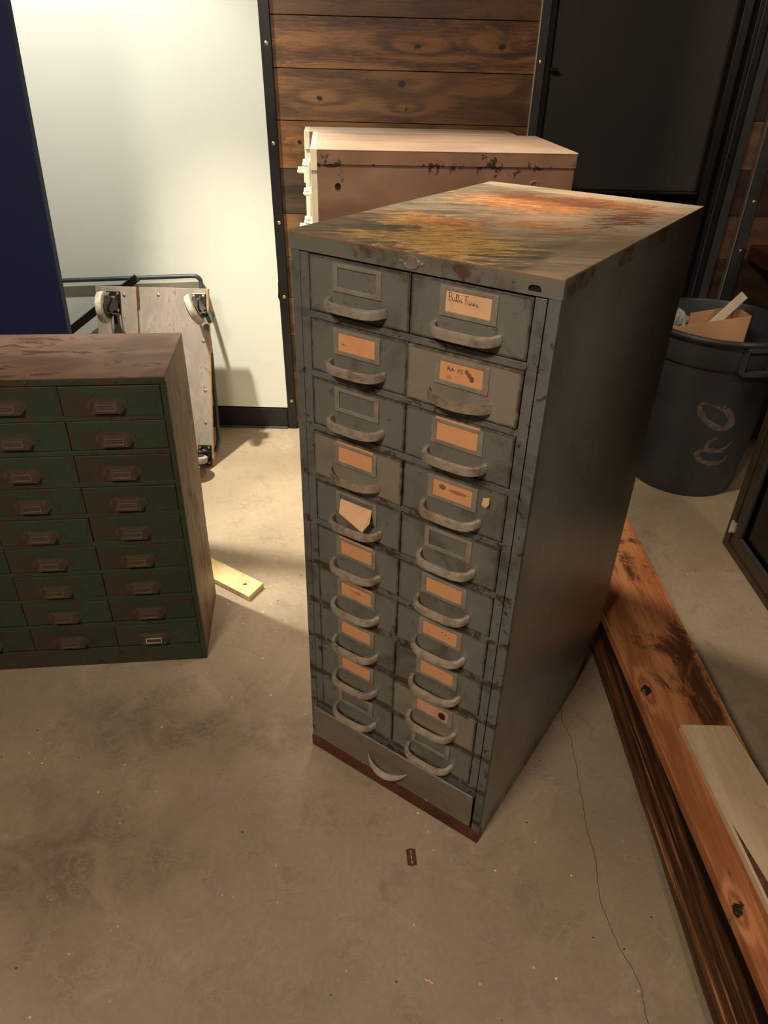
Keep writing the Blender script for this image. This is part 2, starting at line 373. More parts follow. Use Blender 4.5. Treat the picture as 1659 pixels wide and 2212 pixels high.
# ------------------------------------------------------------------ mesh helpers
class MB:
    def __init__(s): s.bm = bmesh.new(); s.mi = 0
    def face(s, vs):
        try: f = s.bm.faces.new(vs); f.material_index = s.mi; return f
        except ValueError: return None
    def box(s, x0, x1, y0, y1, z0, z1, M=None):
        v = [s.bm.verts.new(Vector(p) if M is None else M @ Vector(p)) for p in
             ((x0, y0, z0), (x1, y0, z0), (x1, y1, z0), (x0, y1, z0), (x0, y0, z1), (x1, y0, z1), (x1, y1, z1), (x0, y1, z1))]
        for q in ((3, 2, 1, 0), (4, 5, 6, 7), (0, 1, 5, 4), (1, 2, 6, 5), (2, 3, 7, 6), (3, 0, 4, 7)): s.face([v[i] for i in q])
        return s
    def prism(s, pts, d):                              # pts: 3-D outline, d: extrusion vector
        d = Vector(d); a = [s.bm.verts.new(Vector(p)) for p in pts]; b = [s.bm.verts.new(Vector(p) + d) for p in pts]
        s.face(a[::-1]); s.face(b); n = len(pts)
        for i in range(n): s.face((a[i], a[(i + 1) % n], b[(i + 1) % n], b[i]))
        return s
    def sweep(s, path, sec, upv=(0, 0, 1), closed=False, scale=None):
        rings = []; n = len(path); path = [Vector(p) for p in path]; U0 = Vector(upv)
        for i, p in enumerate(path):
            t = (path[min(i + 1, n - 1)] - path[max(i - 1, 0)]).normalized()
            if abs(t.dot(U0)) > 0.98: U = Vector((0, 1, 0))
            else: U = U0
            side = t.cross(U).normalized(); up2 = side.cross(t).normalized(); k = scale[i] if scale else 1
            rings.append([s.bm.verts.new(p + side * a * k + up2 * b * k) for a, b in sec])
        m = len(sec)
        for i in range(n - 1):
            for j in range(m): s.face((rings[i][j], rings[i][(j + 1) % m], rings[i + 1][(j + 1) % m], rings[i + 1][j]))
        s.face(rings[0][::-1]); s.face(rings[-1]); return s
    def tube(s, path, r, k=12, upv=(0, 0, 1)):
        return s.sweep(path, [(r * math.cos(2 * math.pi * i / k), r * math.sin(2 * math.pi * i / k)) for i in range(k)], upv)
    def lathe(s, prof, k=48, c=(0, 0, 0), axis='z', M=None):
        rings = []
        for r, h in prof:
            ring = []
            for i in range(k):
                a = 2 * math.pi * i / k; p = Vector((r * math.cos(a), r * math.sin(a), h))
                if axis == 'x': p = Vector((p.z, p.x, p.y))
                if axis == 'y': p = Vector((p.x, p.z, p.y))
                p = p + Vector(c)
                if M is not None: p = M @ p
                ring.append(s.bm.verts.new(p))
            rings.append(ring)
        for i in range(len(rings) - 1):
            for j in range(k): s.face((rings[i][j], rings[i][(j + 1) % k], rings[i + 1][(j + 1) % k], rings[i + 1][j]))
        s.face(rings[0][::-1]); s.face(rings[-1]); return s
    def grid(s, f, nu, nv):
        v = [[s.bm.verts.new(Vector(f(i / nu, j / nv))) for j in range(nv + 1)] for i in range(nu + 1)]
        for i in range(nu):
            for j in range(nv): s.face((v[i][j], v[i + 1][j], v[i + 1][j + 1], v[i][j + 1]))
        return s
    def build(s, name, mats, parent=None, bevel=0, smooth=False, loc=None, solid=0, label=None, seg=2):
        if not isinstance(mats, (list, tuple)): mats = [mats]
        bmesh.ops.recalc_face_normals(s.bm, faces=s.bm.faces)
        me = bpy.data.meshes.new(name); s.bm.to_mesh(me); s.bm.free()
        for q in mats: me.materials.append(MT[q] if isinstance(q, str) else q)
        if smooth:
            for p in me.polygons: p.use_smooth = True
            me.set_sharp_from_angle(angle=R(38))
        o = bpy.data.objects.new(name, me); COL.objects.link(o)
        if parent: o.parent = parent
        if loc: o.location = loc
        if solid:
            q = o.modifiers.new('solid', 'SOLIDIFY'); q.thickness = solid; q.offset = 0
        if bevel:
            q = o.modifiers.new('bevel', 'BEVEL'); q.width = bevel; q.segments = seg; q.limit_method = 'ANGLE'; q.angle_limit = R(40)
        if label: o['label'] = label
        return o

def rrect(w, h, r, k=4):
    out = []
    for cx, cy, a0 in ((w / 2 - r, h / 2 - r, 0), (-w / 2 + r, h / 2 - r, 90), (-w / 2 + r, -h / 2 + r, 180), (w / 2 - r, -h / 2 + r, 270)):
        for i in range(k + 1):
            a = R(a0 + 90 * i / k); out.append((cx + r * math.cos(a), cy + r * math.sin(a)))
    return out
def tag(o, label, cat, group=None):
    o['label'] = label; o['category'] = cat
    if group: o['group'] = group
    return o
def thing(name, label, cat, loc=(0, 0, 0), rz=0, group=None):
    o = bpy.data.objects.new(name, None); COL.objects.link(o); o.location = loc; o.rotation_euler = (0, 0, rz)
    o.empty_display_size = 0.1
    return tag(o, label, cat, group)
def struct(o): o['kind'] = 'structure'; return o
def disc(mb, c, r, h, axis='y', k=14):
    s = [(r, 0), (r, h * 0.6), (r * 0.6, h)]
    sgn = -1
    mb.lathe([(a, b * sgn) for a, b in s], k, c, axis); return mb

# ------------------------------------------------------------------ room shell
WY = 3.215
struct(MB().box(-3.2, 4.0, -2.6, 4.2, -0.05, 0).build('floor', 'floor'))
struct(MB().box(-3.2, 4.0, -2.6, 4.2, 2.8, 2.85).build('ceiling', 'ceil'))
struct(MB().box(-3.25, -3.2, -2.6, 4.2, 0, 2.8).build('wall_left', 'wall'))
struct(MB().box(4.0, 4.05, -2.6, 4.2, 0, 2.8).build('wall_right', 'wall'))
struct(MB().box(-3.2, 4.0, -2.65, -2.6, 0, 2.8).build('wall_front', 'wall'))
# the white drywall sheet left of the steel trim, slightly out of plumb at its right edge, torn low down
def tear(z):
    e = -0.512 + (1.73 - z) * 0.0200
    if 0.63 < z < 0.72: e -= 0.007 + 0.005 * math.sin(z * 120)
    return e
pts = [(-3.2, WY - 0.013, 0.112), (tear(0.112), WY - 0.013, 0.112)]
for i in range(1, 90): z = 0.112 + (2.8 - 0.112) * i / 90; pts.append((tear(z), WY - 0.013, z))
pts += [(tear(2.8), WY - 0.013, 2.8), (-3.2, WY - 0.013, 2.8)]
struct(MB().prism(pts, (0, 0.013, 0)).build('wall_back', 'drywall'))
struct(MB().box(-3.2, -0.49, WY - 0.001, WY + 0.1, 0, 2.8).build('wall_back_core', 'blackmetal'))
struct(MB().box(-3.2, -0.487, WY - 0.012, WY, 0.012, 0.104).build('baseboard_back', 'blackmetal', bevel=0.002))
struct(MB().box(-3.2, -0.487, WY - 0.022, WY, 0, 0.010).build('trim_toe_glint', 'bluegrey', bevel=0.002))  # paler strip standing in for light caught along the baseboard toe
# planks
cols = [
    (2.8, 2.10, sr(92, 64, 40), sr(116, 82, 52), sr(58, 38, 24), ()),
    (2.10, 1.69, sr(86, 60, 38), sr(108, 76, 48), sr(60, 40, 26), ((-0.2, 1.76, 0.02), (0.06, 1.75, 0.014))),
    (1.69, 1.522, sr(84, 54, 32), sr(150, 104, 64), sr(50, 32, 20), ((0.40, 1.605, 0.035), (0.08, 1.60, 0.03))),
    (1.522, 1.345, sr(96, 66, 40), sr(138, 98, 62), sr(64, 44, 26), ((0.025, 1.478, 0.036), (-0.295, 1.425, 0.024), (0.045, 1.395, 0.018))),
    (1.345, 1.172, sr(122, 82, 46), sr(160, 112, 68), sr(80, 52, 30), ((-0.38, 1.27, 0.02),)),
    (1.172, 0.997, sr(54, 44, 34), sr(86, 70, 54), sr(38, 30, 24), ()),
    (0.997, 0.82, sr(104, 72, 44), sr(136, 98, 62), sr(70, 48, 28), ()),
    (0.82, 0.645, sr(78, 58, 38), sr(110, 82, 54), sr(54, 38, 24), ()),
    (0.645, 0.47, sr(104, 72, 44), sr(130, 96, 60), sr(66, 44, 26), ()),
    (0.47, 0.295, sr(62, 50, 36), sr(88, 70, 50), sr(44, 34, 24), ()),
    (0.295, 0.0, sr(96, 68, 42), sr(126, 90, 56), sr(66, 44, 26), ())]
mb = MB(); ms = []
for i, (zt, zb, ca, cb, cc, kn) in enumerate(cols):
    mb.mi = i; mb.box(-0.49, 0.545, WY - 0.0005 * (i % 3), WY + 0.05, zb + 0.0012, zt - 0.0012)
    ms.append(m_plank('stained_plank_%s' % 'abcdefghijk'[i], ca, cb, cc, kn, i * 1.7 + 1, 50 + 7 * (i % 3), 0.75 if i == 2 else 0.35))
struct(mb.build('wall_back_planks', ms, bevel=0.0012))
struct(MB().box(-0.49, 0.56, WY + 0.05, WY + 0.1, 0, 2.8).build('wall_back_backing', 'dark'))
def strip(name, xt, xb, w, mat, zs, side=0.0, z0=0.0, z1=2.8, y=WY, proud=0.016, xr=0.5):
    xa = lambda z: xb + (xt - xb) * z / 1.73
    o = MB().prism([(xa(z0), y - proud, z0), (xa(z0) + w, y - proud, z0), (xa(z1) + w, y - proud, z1), (xa(z1), y - proud, z1)], (0, proud, 0)).build(name, mat, bevel=0.0015)
    struct(o)
    for z in zs:
        mb = MB(); disc(mb, (xa(z) + w * xr, y - proud, z), 0.0075, 0.004)
        mb.build('rivet', 'brass', o, smooth=True, label='small brass rivet head')
    return o
strip('trim_1', -0.513, -0.482, 0.04, 'blackmetal', (0.149, 0.651, 0.964, 1.264, 1.6, 2.1), xr=0.55)
strip('trim_2', 0.530, 0.530, 0.034, 'bluegrey', (1.564, 1.05, 0.5, 2.1))
struct(MB().box(0.527, 0.530, WY - 0.018, WY, 0, 2.8).build('trim_3', 'cream'))
struct(MB().box(0.564, 0.585, WY - 0.006, WY + 0.12, 0, 2.8).build('trim_4', 'blackmetal'))
struct(MB().box(0.585, 0.615, WY - 0.028, WY - 0.004, 1.536, 1.546).build('trim_bracket', 'blackmetal', bevel=0.002))
# charcoal sheet over a dark opening
o = MB().box(0.585, 1.275, WY + 0.03, WY + 0.045, 1.115, 2.8).build('door_1', 'blackpanel', bevel=0.003); struct(o)
MB().tube([(0.59, WY + 0.02, 1.113), (1.27, WY + 0.02, 1.116)], 0.009, 12).build('bottom_rail', 'blackmetal', o, smooth=True)
struct(MB().box(0.585, 1.29, 4.1, 4.15, 0, 1.3).build('wall_recess', 'dark'))
struct(MB().box(0.55, 0.585, WY + 0.1, 4.15, 0, 1.4).build('wall_recess_left', 'dark'))
struct(MB().box(1.29, 1.33, WY + 0.1, 4.15, 0, 1.4).build('wall_recess_right', 'dark'))
struct(MB().box(0.585, 1.29, WY + 0.045, 4.15, 1.3, 1.34).build('wall_recess_top', 'dark'))
struct(MB().box(1.262, 1.30, WY - 0.02, WY + 0.12, 0, 2.8).build('trim_5', 'blackmetal', bevel=0.003))
struct(MB().box(1.300, 1.314, WY - 0.06, WY + 0.12, 0, 2.8).build('trim_6', 'blackmetal', bevel=0.002))
struct(MB().box(1.314, 1.320, WY - 0.066, WY + 0.1, 0, 2.8).build('trim_highlight', 'bluegrey', bevel=0.001))  # highlight line of the post, built as a thin paler strip
struct(MB().box(1.320, 1.352, WY - 0.045, WY + 0.1, 0, 2.8).build('trim_8', 'blackmetal', bevel=0.002))
struct(MB().box(1.352, 1.385, WY - 0.06, WY + 0.1, 0, 2.8).build('trim_reflection', 'bluegrey', bevel=0.002))  # grey strip standing in for a reflection beside the post
mb = MB(); ms = []
for i, (zt, zb) in enumerate(((2.8, 1.56), (1.56, 1.385), (1.385, 1.21), (1.21, 1.035), (1.035, 0.86), (0.86, 0.4), (0.4, 0))):
    d = [sr(44, 30, 22), sr(62, 44, 34), sr(50, 34, 26), sr(84, 54, 40)]
    mb.mi = i; mb.box(1.385, 4.0, WY, WY + 0.04, zb + 0.001, zt - 0.001)
    ca = (sr(52, 36, 26), sr(48, 34, 26), sr(104, 76, 60), sr(60, 40, 28), sr(86, 62, 46), sr(60, 42, 30), sr(50, 36, 26))[i]
    ms.append(m_plank('dark_plank_%s' % 'abcdefg'[i], ca, tuple(c * 1.6 for c in ca[:3]) + (1,), tuple(c * 0.6 for c in ca[:3]) + (1,), (), i * 2.3 + 20, 60, 0.2))
struct(mb.build('wall_back_dark_planks', ms, bevel=0.001))
strip('trim_10', 1.462, 1.475, 0.045, 'bluegrey', (1.095, 0.9, 0.4), proud=0.02, xr=0.6)
struct(MB().box(1.456, 1.462, WY - 0.024, WY, 0, 2.8).build('trim_11', 'holder'))

# ------------------------------------------------------------------ glass door and its fixed frame on the right
GX = 1.322
struct(MB().box(GX, GX + 0.045, 0.30, 2.30, 0, 0.026).box(GX, GX + 0.045, 2.262, 2.30, 0.026, 2.5).build('trim_12', 'frame', bevel=0.002))
door = thing('door_2', 'glass door in a dark bronze frame at the right edge', 'door', (GX, 2.26, 0)); struct(door)
del door['category']
mb = MB(); y1, y0 = -0.002, -1.93
mb.box(0.006, 0.036, y1 - 0.055, y1, 0.028, 2.4).box(0.006, 0.036, y0, y0 + 0.055, 0.028, 2.4)
mb.box(0.006, 0.036, y0 + 0.055, y1 - 0.055, 0.028, 0.085).box(0.006, 0.036, y0 + 0.055, y1 - 0.055, 2.34, 2.4)
mb.build('leaf_frame', 'frame', door, bevel=0.002)
mb = MB(); a, b, zb, zt = y1 - 0.055, y0 + 0.055, 0.085, 2.34
mb.box(0.000, 0.010, a - 0.008, a, zb, zt).box(0.000, 0.010, b, a, zb, zb + 0.008)
mb.build('glazing_bead', 'bluegrey', door, bevel=0.001)
MB().box(0.018, 0.024, b, a, zb, zt).build('glass_pane', 'glass', door)
mb = MB(); mb.tube([(-0.004, 0.004, 0.075), (-0.004, 0.004, 0.125)], 0.006, 12, (0, 1, 0)); mb.box(-0.001, 0.006, -0.012, 0.018, 0.08, 0.12)
mb.build('hinge', 'chrome', door, smooth=True)

# ------------------------------------------------------------------ navy panel behind the green cabinet
mb = MB(); mb.prism([(-1.85, 2.24, 0), (-1.062, 2.24, 0), (-0.997, 2.24, 1.95), (-1.85, 2.24, 1.95)], (0, 0.03, 0))
tag(mb.build('blue_panel', 'navy', bevel=0.003), 'tall navy blue panel standing behind the green drawer cabinet at left edge', 'panel')

# ------------------------------------------------------------------ the main grey parts cabinet
TH = -0.58962
FLx, FLy, W_, D_ = -0.1738, 1.2877, 0.49937, 0.74485
cab = thing('drawer_cabinet', 'tall grey steel cabinet of twenty small labelled drawers with a rusty top', 'cabinet', (FLx, FLy, 0), TH)
CW, CD = 0.5, 0.745
mb = MB()
def side_r(u, v):
    y = 0.0 + CD * u; z = 0.002 + 1.296 * v; k = max(0, (y - 0.58) / 0.165) * max(0, 1 - z / 0.17)
    return (CW - 0.022 * k * k ** 0.3 + 0.0 - 0.0015 * math.sin(math.pi * u) * math.sin(math.pi * v * 2), y - 0.015 * k, z)
g = MB(); g.grid(side_r, 24, 40); sd = g.build('side_panel', 'side', cab, smooth=True)
g = MB(); g.box(0, 0.0012, 0, CD, 0.0, 1.298); g.build('side_panel', 'side', cab)
mb.box(0.0012, CW - 0.026, CD - 0.003, CD - 0.001, 0.0, 1.295)
mb.box(0.0012, CW - 0.03, 0.012, CD - 0.01, 0.03, 0.035)
mb.build('back_panel', 'side', cab)
mb = MB(); mb.box(0, 0.019, -0.001, 0.012, 0.037, 1.291).box(0.481, CW + 0.0005, -0.001, 0.012, 0.037, 1.291)
mb.build('corner_stile', 'grey2', cab, bevel=0.0012)
MB().box(0.0205, 0.4795, 0.0, 0.012, 0.150, 0.1735).build('lower_rail', 'grey2', cab, bevel=0.0008)
MB().box(0.003, 0.497, 0.016, 0.6, 0.045, 1.288).build('cavity', 'dark', cab)
g = MB(); g.box(-0.0015, CW + 0.0012, -0.003, 0.02, 0, 0.037); g.box(0.004, CW - 0.03, 0.02, CD - 0.02, 0, 0.02)
g.build('base_plinth', 'base', cab, bevel=0.001)
# top cap with its lock hole
mb = MB(); o_ = 0.0022; zb, zt, zl = 1.290, 1.32, 1.3165
mb.box(-o_, CW + o_, -o_, CD + o_, zl, zt)
hx, hw, h0, h1 = 0.459, 0.0102, 1.2955, 1.3045
def lip(y0, y1):
    L = [(-o_, zb), (hx, zb), (hx, h0), (hx - hw, h0), (hx - hw, h1 - 0.004), (hx - hw + 0.004, h1), (hx, h1), (hx, zl), (-o_, zl)]
    Rr = [(CW + o_, zb), (CW + o_, zl), (hx, zl), (hx, h1), (hx + hw - 0.004, h1), (hx + hw, h1 - 0.004), (hx + hw, h0), (hx, h0), (hx, zb)]
    for P in (L, Rr): mb.prism([(a, y0, b) for a, b in P], (0, y1 - y0, 0))
lip(-o_, 0.0)
mb.box(-o_, 0, 0, CD, zb, zl).box(CW, CW + o_, 0, CD, zb, zl).box(0, CW, CD, CD + o_, zb, zl)
mb.build('top_cap', 'rusttop', cab)
MB().box(hx - 0.014, hx + 0.014, 0.002, 0.012, 1.293, 1.309).build('lock_hole', 'dark', cab)
# badge
bd = MB(); n = 28
P = []
for i in range(n):
    a = 2 * math.pi * i / n; r = 1.0
    x = 0.0145 * math.cos(a); z = 0.0105 * math.sin(a)
    if abs(math.sin(a)) < 0.28: x = math.copysign(0.0235, x); z *= 0.8
    P.append((0.250 + x, -o_ - 0.0004, 1.304 + z))
bd.prism(P, (0, -0.0012, 0))
badge = bd.build('maker_badge', 'taupe_plain', cab, bevel=0.0004)
g = MB(); yb = -o_ - 0.0020
for z_, w_, h_ in ((-0.0002, 0.021, 0.0006), (-0.0026, 0.020, 0.0006), (-0.0052, 0.013, 0.0011)): g.box(0.25 - w_ / 2, 0.25 + w_ / 2, yb, yb + 0.0008, 1.304 + z_ - h_ / 2, 1.304 + z_ + h_ / 2)
for x_ in range(9): g.box(0.2415 + x_ * 0.0019, 0.2425 + x_ * 0.0019, yb, yb + 0.0008, 1.3052 + 0.0006 * (x_ % 2), 1.3072)
g.tube([(0.2425, yb, 1.3085), (0.2455, yb, 1.3105), (0.2475, yb, 1.309), (0.250, yb, 1.311), (0.2525, yb, 1.309), (0.2575, yb, 1.3092)], 0.0005, 6, (0, 1, 0))
for rx, rz in ((0.0138, 0.0100), (0.0118, 0.0083)):
    g.tube([(0.25 + rx * math.cos(2 * math.pi * i / 40), yb, 1.304 + rz * math.sin(2 * math.pi * i / 40)) for i in range(41)], 0.00055, 6, (0, 1, 0))
g.build('badge_relief', 'pull', badge, label='raised oval ring with worn lettering bars')
for x_ in (0.2295, 0.2705): g = MB(); disc(g, (x_, yb, 1.304), 0.0016, 0.001); g.build('badge_pin', 'pull', badge, smooth=True)

Z0, PITCHZ, DH = 1.2865, 0.1113, 0.0965
def handle(kind, parent, cx, zt):
    n = 26; path = []; w = 0.058
    for i in range(n + 1):
        t = -1 + 2 * i / n
        a = abs(t); yy = -0.029 * (1 - a ** 4.2) ** 0.62 if kind == 'round' else -0.026 * (1 - a ** 2.6) ** 0.75
        path.append((cx + w * t * (1.0 if kind == 'round' else 1.0), -0.0035 + yy, zt - 0.0725))
    path[0] = (cx - w, 0.0, zt - 0.0725); path[-1] = (cx + w, 0.0, zt - 0.0725)
    if kind == 'round': sec = [(-0.0040, -0.0072), (0.0, -0.0088), (0.0040, -0.0070), (0.0058, 0), (0.0040, 0.0070), (0.0, 0.0088), (-0.0040, 0.0080)]
    else: sec = [(-0.0012, -0.0085), (0.0014, -0.0085), (0.0014, 0.0085), (-0.0012, 0.0085)]
    g = MB(); g.sweep(path, [(a, b) for a, b in sec], (0, 0, 1))
    return g.build('handle', 'pull' if kind == 'round' else 'pullflat', parent, smooth=True)
def ring_plate(g, x0, x1, z0, z1, bx, bz0, bz1, y0, y1):
    g.box(x0, x0 + bx, y0, y1, z0, z1).box(x1 - bx, x1, y0, y1, z0, z1)
    g.box(x0 + bx, x1 - bx, y0, y1, z0, z0 + bz0).box(x0 + bx, x1 - bx, y0, y1, z1 - bz1, z1)
def text_mesh(body, size, name, mat, parent, loc, shear=0):
    cu = bpy.data.curves.new(name, 'FONT'); cu.body = body; cu.size = size; cu.shear = shear
    t = bpy.data.objects.new(name + '_src', cu); COL.objects.link(t)
    dg = bpy.context.evaluated_depsgraph_get(); me = bpy.data.meshes.new_from_object(t.evaluated_get(dg))
    bpy.data.objects.remove(t); bpy.data.curves.remove(cu)
    o = bpy.data.objects.new(name, me); COL.objects.link(o); me.materials.clear(); me.materials.append(MT[mat])
    o.parent = parent; o.location = loc; o.rotation_euler = (R(90), 0, 0); return o
# handwriting strokes for the words on the top right card
GL = {
 'B': (0.62, [[(0.1, 1), (0.1, 0)], [(0.02, 0.98), (0.35, 1.02), (0.5, 0.82), (0.35, 0.58), (0.12, 0.52), (0.45, 0.5), (0.6, 0.25), (0.4, 0.0), (0.02, 0.02)]]),
 'u': (0.42, [[(0, 0.45), (0.03, 0.12), (0.14, 0.0), (0.26, 0.12), (0.3, 0.45), (0.3, 0.1), (0.42, 0.06)]]),
 'l': (0.24, [[(0, 0.08), (0.14, 0.6), (0.16, 0.95), (0.08, 0.98), (0.06, 0.5), (0.1, 0.06), (0.24, 0.08)]]),
 'b': (0.36, [[(0.02, 0.08), (0.14, 0.9), (0.06, 0.9), (0.06, 0.08), (0.2, 0.0), (0.3, 0.18), (0.2, 0.34), (0.36, 0.26)]]),
 's': (0.34, [[(0, 0.08), (0.16, 0.42), (0.22, 0.12), (0.1, 0.02), (0.34, 0.1)]]),
 'F': (0.5, [[(0.22, 0.92), (0.2, -0.05)], [(0.0, 0.9), (0.52, 1.0)], [(0.08, 0.5), (0.4, 0.55)]]),
 'e': (0.34, [[(0, 0.14), (0.2, 0.28), (0.14, 0.42), (0.05, 0.24), (0.12, 0.04), (0.34, 0.12)]]),
 ' ': (0.25, [])}
def handwrite(word, x0, z0, h, y, drop, parent):
    g = MB(); x = x0
    for ch in word:
        w, st = GL[ch]
        for s_ in st:
            g.tube([(x + a * h, y, z0 + b * h - (x + a * h - x0) * drop) for a, b in s_], 0.00038, 6, (0, 1, 0))
        x += w * h
    return g.build('handwriting', 'ink', parent)

spec = {
 'L': ['none', 'mark', 'none', 'card', 'fold', 'card', 'faint', 'card', 'card', 'none'],
 'R': ['words', 'stamp', 'card', 'smudge', 'none', 'card', 'card', 'dots', 'card', 'blob'][:8] + ['blob', 'none']}
spec['R'] = ['words', 'stamp', 'card', 'smudge', 'none', 'card', 'dots', 'card', 'blob', 'none']
flat_rows = {('R', 1), ('L', 3)}
for i in range(10):
    zt = Z0 - PITCHZ * i; zb = zt - DH
    g = MB(); g.box(0.0205, 0.0395, -0.0012, 0.012, zt - PITCHZ + 0.0012, zt + 0.001).box(0.4615, 0.4795, -0.0012, 0.012, zt - PITCHZ + 0.0012, zt + 0.001)
    g.box(0.0395, 0.4615, -0.0012, 0.012, zt - PITCHZ + 0.0012, zb - 0.0015)
    g.build('row_frame', 'grey2', cab, bevel=0.0008)
    for sd_, x0, x1 in (('L', 0.041, 0.2492), ('R', 0.2508, 0.460)):
        kind = spec[sd_][i]; cx = (x0 + x1) / 2 - 0.001 if sd_ == 'L' else (x0 + x1) / 2
        off = -0.0055 if (sd_, i) in flat_rows or (sd_, i) == ('R', 8) else -0.0015 - 0.0008 * rnd.random()
        flat = (sd_, i) in flat_rows
        dr = MB().box(x0, x1, 0, 0.016, zb, zt).build('drawer', 'taupe' if flat or (sd_, i) == ('R', 8) else 'grey', cab, bevel=0.0016)
        dr.location = (0, off, 0)
        handle('flat' if flat else 'round', dr, cx, zt)
        g = MB(); hz0, hz1 = zt - 0.0535, zt - 0.0065
        ring_plate(g, cx - 0.050, cx + 0.050, hz0, hz1, 0.0105, 0.008, 0.0065, -0.0030, 0.0)
        g.build('card_holder', 'holder', dr, bevel=0.0008)
        cz = (hz0 + hz1) / 2 + 0.001
        if kind == 'none': continue
        if kind == 'fold':
            g = MB(); g.prism([(-0.037, -0.004, 0.008), (0.04, -0.004, 0.008), (0.046, -0.020, -0.012), (0.030, -0.023, -0.037), (-0.031, -0.018, -0.017)], (0, 0.0004, 0))
            c = g.build('label_card', 'card_pale', dr, loc=(cx, 0, cz), label='tan card slipping out of its holder'); continue
        mat = {'words': 'card_pale', 'stamp': 'card_stain', 'smudge': 'card_smudge', 'blob': 'card_blob', 'faint': 'card_faint'}.get(kind, 'card')
        tall = 0.006 if (sd_, i) in (('L', 3), ('R', 2), ('L', 5), ('L', 6)) else 0
        g = MB(); g.box(-0.0415, 0.0415, -0.0015, -0.0009, -0.0185, 0.0185)
        c = g.build('label_card', mat, dr, loc=(cx, 0, cz))
        if tall:
            MB().box(-0.043, 0.043, -0.0024, -0.002, 0.019, 0.0265).build('card_edge', 'card', c)
        if kind == 'words': handwrite('Bulbs Fuses', -0.035, 0.001, 0.0125, -0.0018, 0.04, c)
        if kind == 'stamp':
            for tx, dx in (('RA', -0.026), ('PE', -0.007)): text_mesh(tx, 0.0105, 'stamped_text', 'ink' if tx == 'RA' else 'inkfade', c, (dx, -0.0018, 0.001))
        if kind == 'mark': MB().tube([(-0.034, -0.0016, -0.004), (-0.027, -0.0016, -0.003), (-0.03, -0.0016, -0.0055), (-0.024, -0.0016, -0.005)], 0.0004, 6).build('pen_mark', 'ink', c)
        if kind == 'dots':
            for a, b in ((-0.026, -0.006), (0.004, 0.004), (0.012, 0.001), (0.02, -0.004)):
                MB().box(a, a + 0.002, -0.0019, -0.0015, b, b + 0.002).build('ink_spot', 'ink', c)
# torn sticker on the fourth right drawer
g = MB(); g.prism([(0.418, -0.006, 0.936), (0.429, -0.0045, 0.939), (0.431, -0.008, 0.927), (0.424, -0.006, 0.9175), (0.4165, -0.007, 0.922)], (0, 0.0006, 0))
g.build('torn_sticker', 'card_pale', cab)
# bottom drawer with its chrome crescent pull, leaning out at the top
g = MB(); g.prism([(a + 0.2475, 0.0, b + 0.1075) for a, b in rrect(0.463, 0.112, 0.006)], (0, -0.003, 0))
low = g.build('bottom_drawer', 'taupe_plain', cab, bevel=0.0008, label='wide lower drawer front in brownish bare metal')
low.location = (0, -0.004, 0); low.rotation_euler = (R(1.2), 0, 0)
g = MB(); g.box(0.017, 0.478, -0.0046, 0.0, 0.1605, 0.1642); g.build('top_edge', 'holder', low, bevel=0.001)
for a, b in ((0.026, 0.152), (0.026, 0.062), (0.17, 0.056), (0.36, 0.056), (0.468, 0.152), (0.468, 0.062)):
    g = MB(); disc(g, (a, -0.003, b), 0.0035, 0.002); g.build('screw', 'holder', low, smooth=True)
n = 24; path = []; sc = []
for i in range(n + 1):
    t = -1 + 2 * i / n; path.append((0.246 + 0.058 * t, -0.004 - 0.026 * (1 - t * t) ** 0.8, 0.112 - 0.016 * (1 - t * t) ** 0.9)); sc.append(0.25 + 1.0 * (1 - abs(t) ** 2.2) if abs(t) < 0.99 else 0.12)
g = MB(); g.sweep(path, [(-0.002, -0.009), (0.002, -0.009), (0.0042, -0.003), (0.0042, 0.003), (0.002, 0.009), (-0.002, 0.009)], (0, 0, 1), scale=sc)
g.build('handle', 'chrome', low, smooth=True, label='bright chrome crescent pull')

# ------------------------------------------------------------------ green cabinet
GTH = 0.1196
gc = thing('drawer_cabinet', 'low chipped dark green steel cabinet of shallow drawers, at left edge', 'cabinet', (-0.5328, 1.5987, 0), GTH)
# local x runs left (negative) from the front right corner
GW, GD, GH = 0.965, 0.3103, 0.9198
g = MB(); g.box(-GW, 0.001, -0.003, GD, GH - 0.003, GH); g.box(-GW, 0.001, GD - 0.001, GD, GH - 0.02, GH)
g.build('top_panel', ['gtop'], gc, bevel=0.0012)
MB().box(-GW, 0.001, -0.004, 0.0, GH - 0.0195, GH - 0.0032).build('front_lip', 'green', gc, bevel=0.001)
g = MB()
def gs(u, v):
    y = GD * u; z = (GH - 0.003) * v; return (0.0 + 0.002 * math.sin(5 * u) * math.sin(6 * v), y, z)
g.grid(gs, 8, 16); g.build('side_panel', 'gside', gc, smooth=True)
g = MB(); g.box(-GW, -GW + 0.002, 0, GD, 0, GH - 0.004).box(-GW + 0.002, -0.003, GD - 0.003, GD - 0.001, 0, GH - 0.004)
g.build('back_panel', 'gside', gc)
g = MB(); g.box(-GW + 0.003, -0.004, 0.014, GD - 0.02, 0.05, GH - 0.006); g.build('cavity', 'dark', gc)
tops = [0.8975, 0.8055, 0.7115, 0.6195, 0.526, 0.434, 0.340, 0.2455, 0.149]
g = MB(); g.box(-0.0125, 0.001, -0.002, 0.014, 0, GH - 0.0198).box(-GW, -GW + 0.012, -0.002, 0.014, 0, GH - 0.0198)
g.box(-GW + 0.012, -0.0125, -0.002, 0.014, 0, 0.066)
for k, zt in enumerate(tops[:-1]): g.box(-GW + 0.012, -0.0125, -0.003, 0.012, tops[k + 1] + 0.0015, tops[k + 1] + 0.0148)
g.build('face_frame', 'green', gc, bevel=0.001)
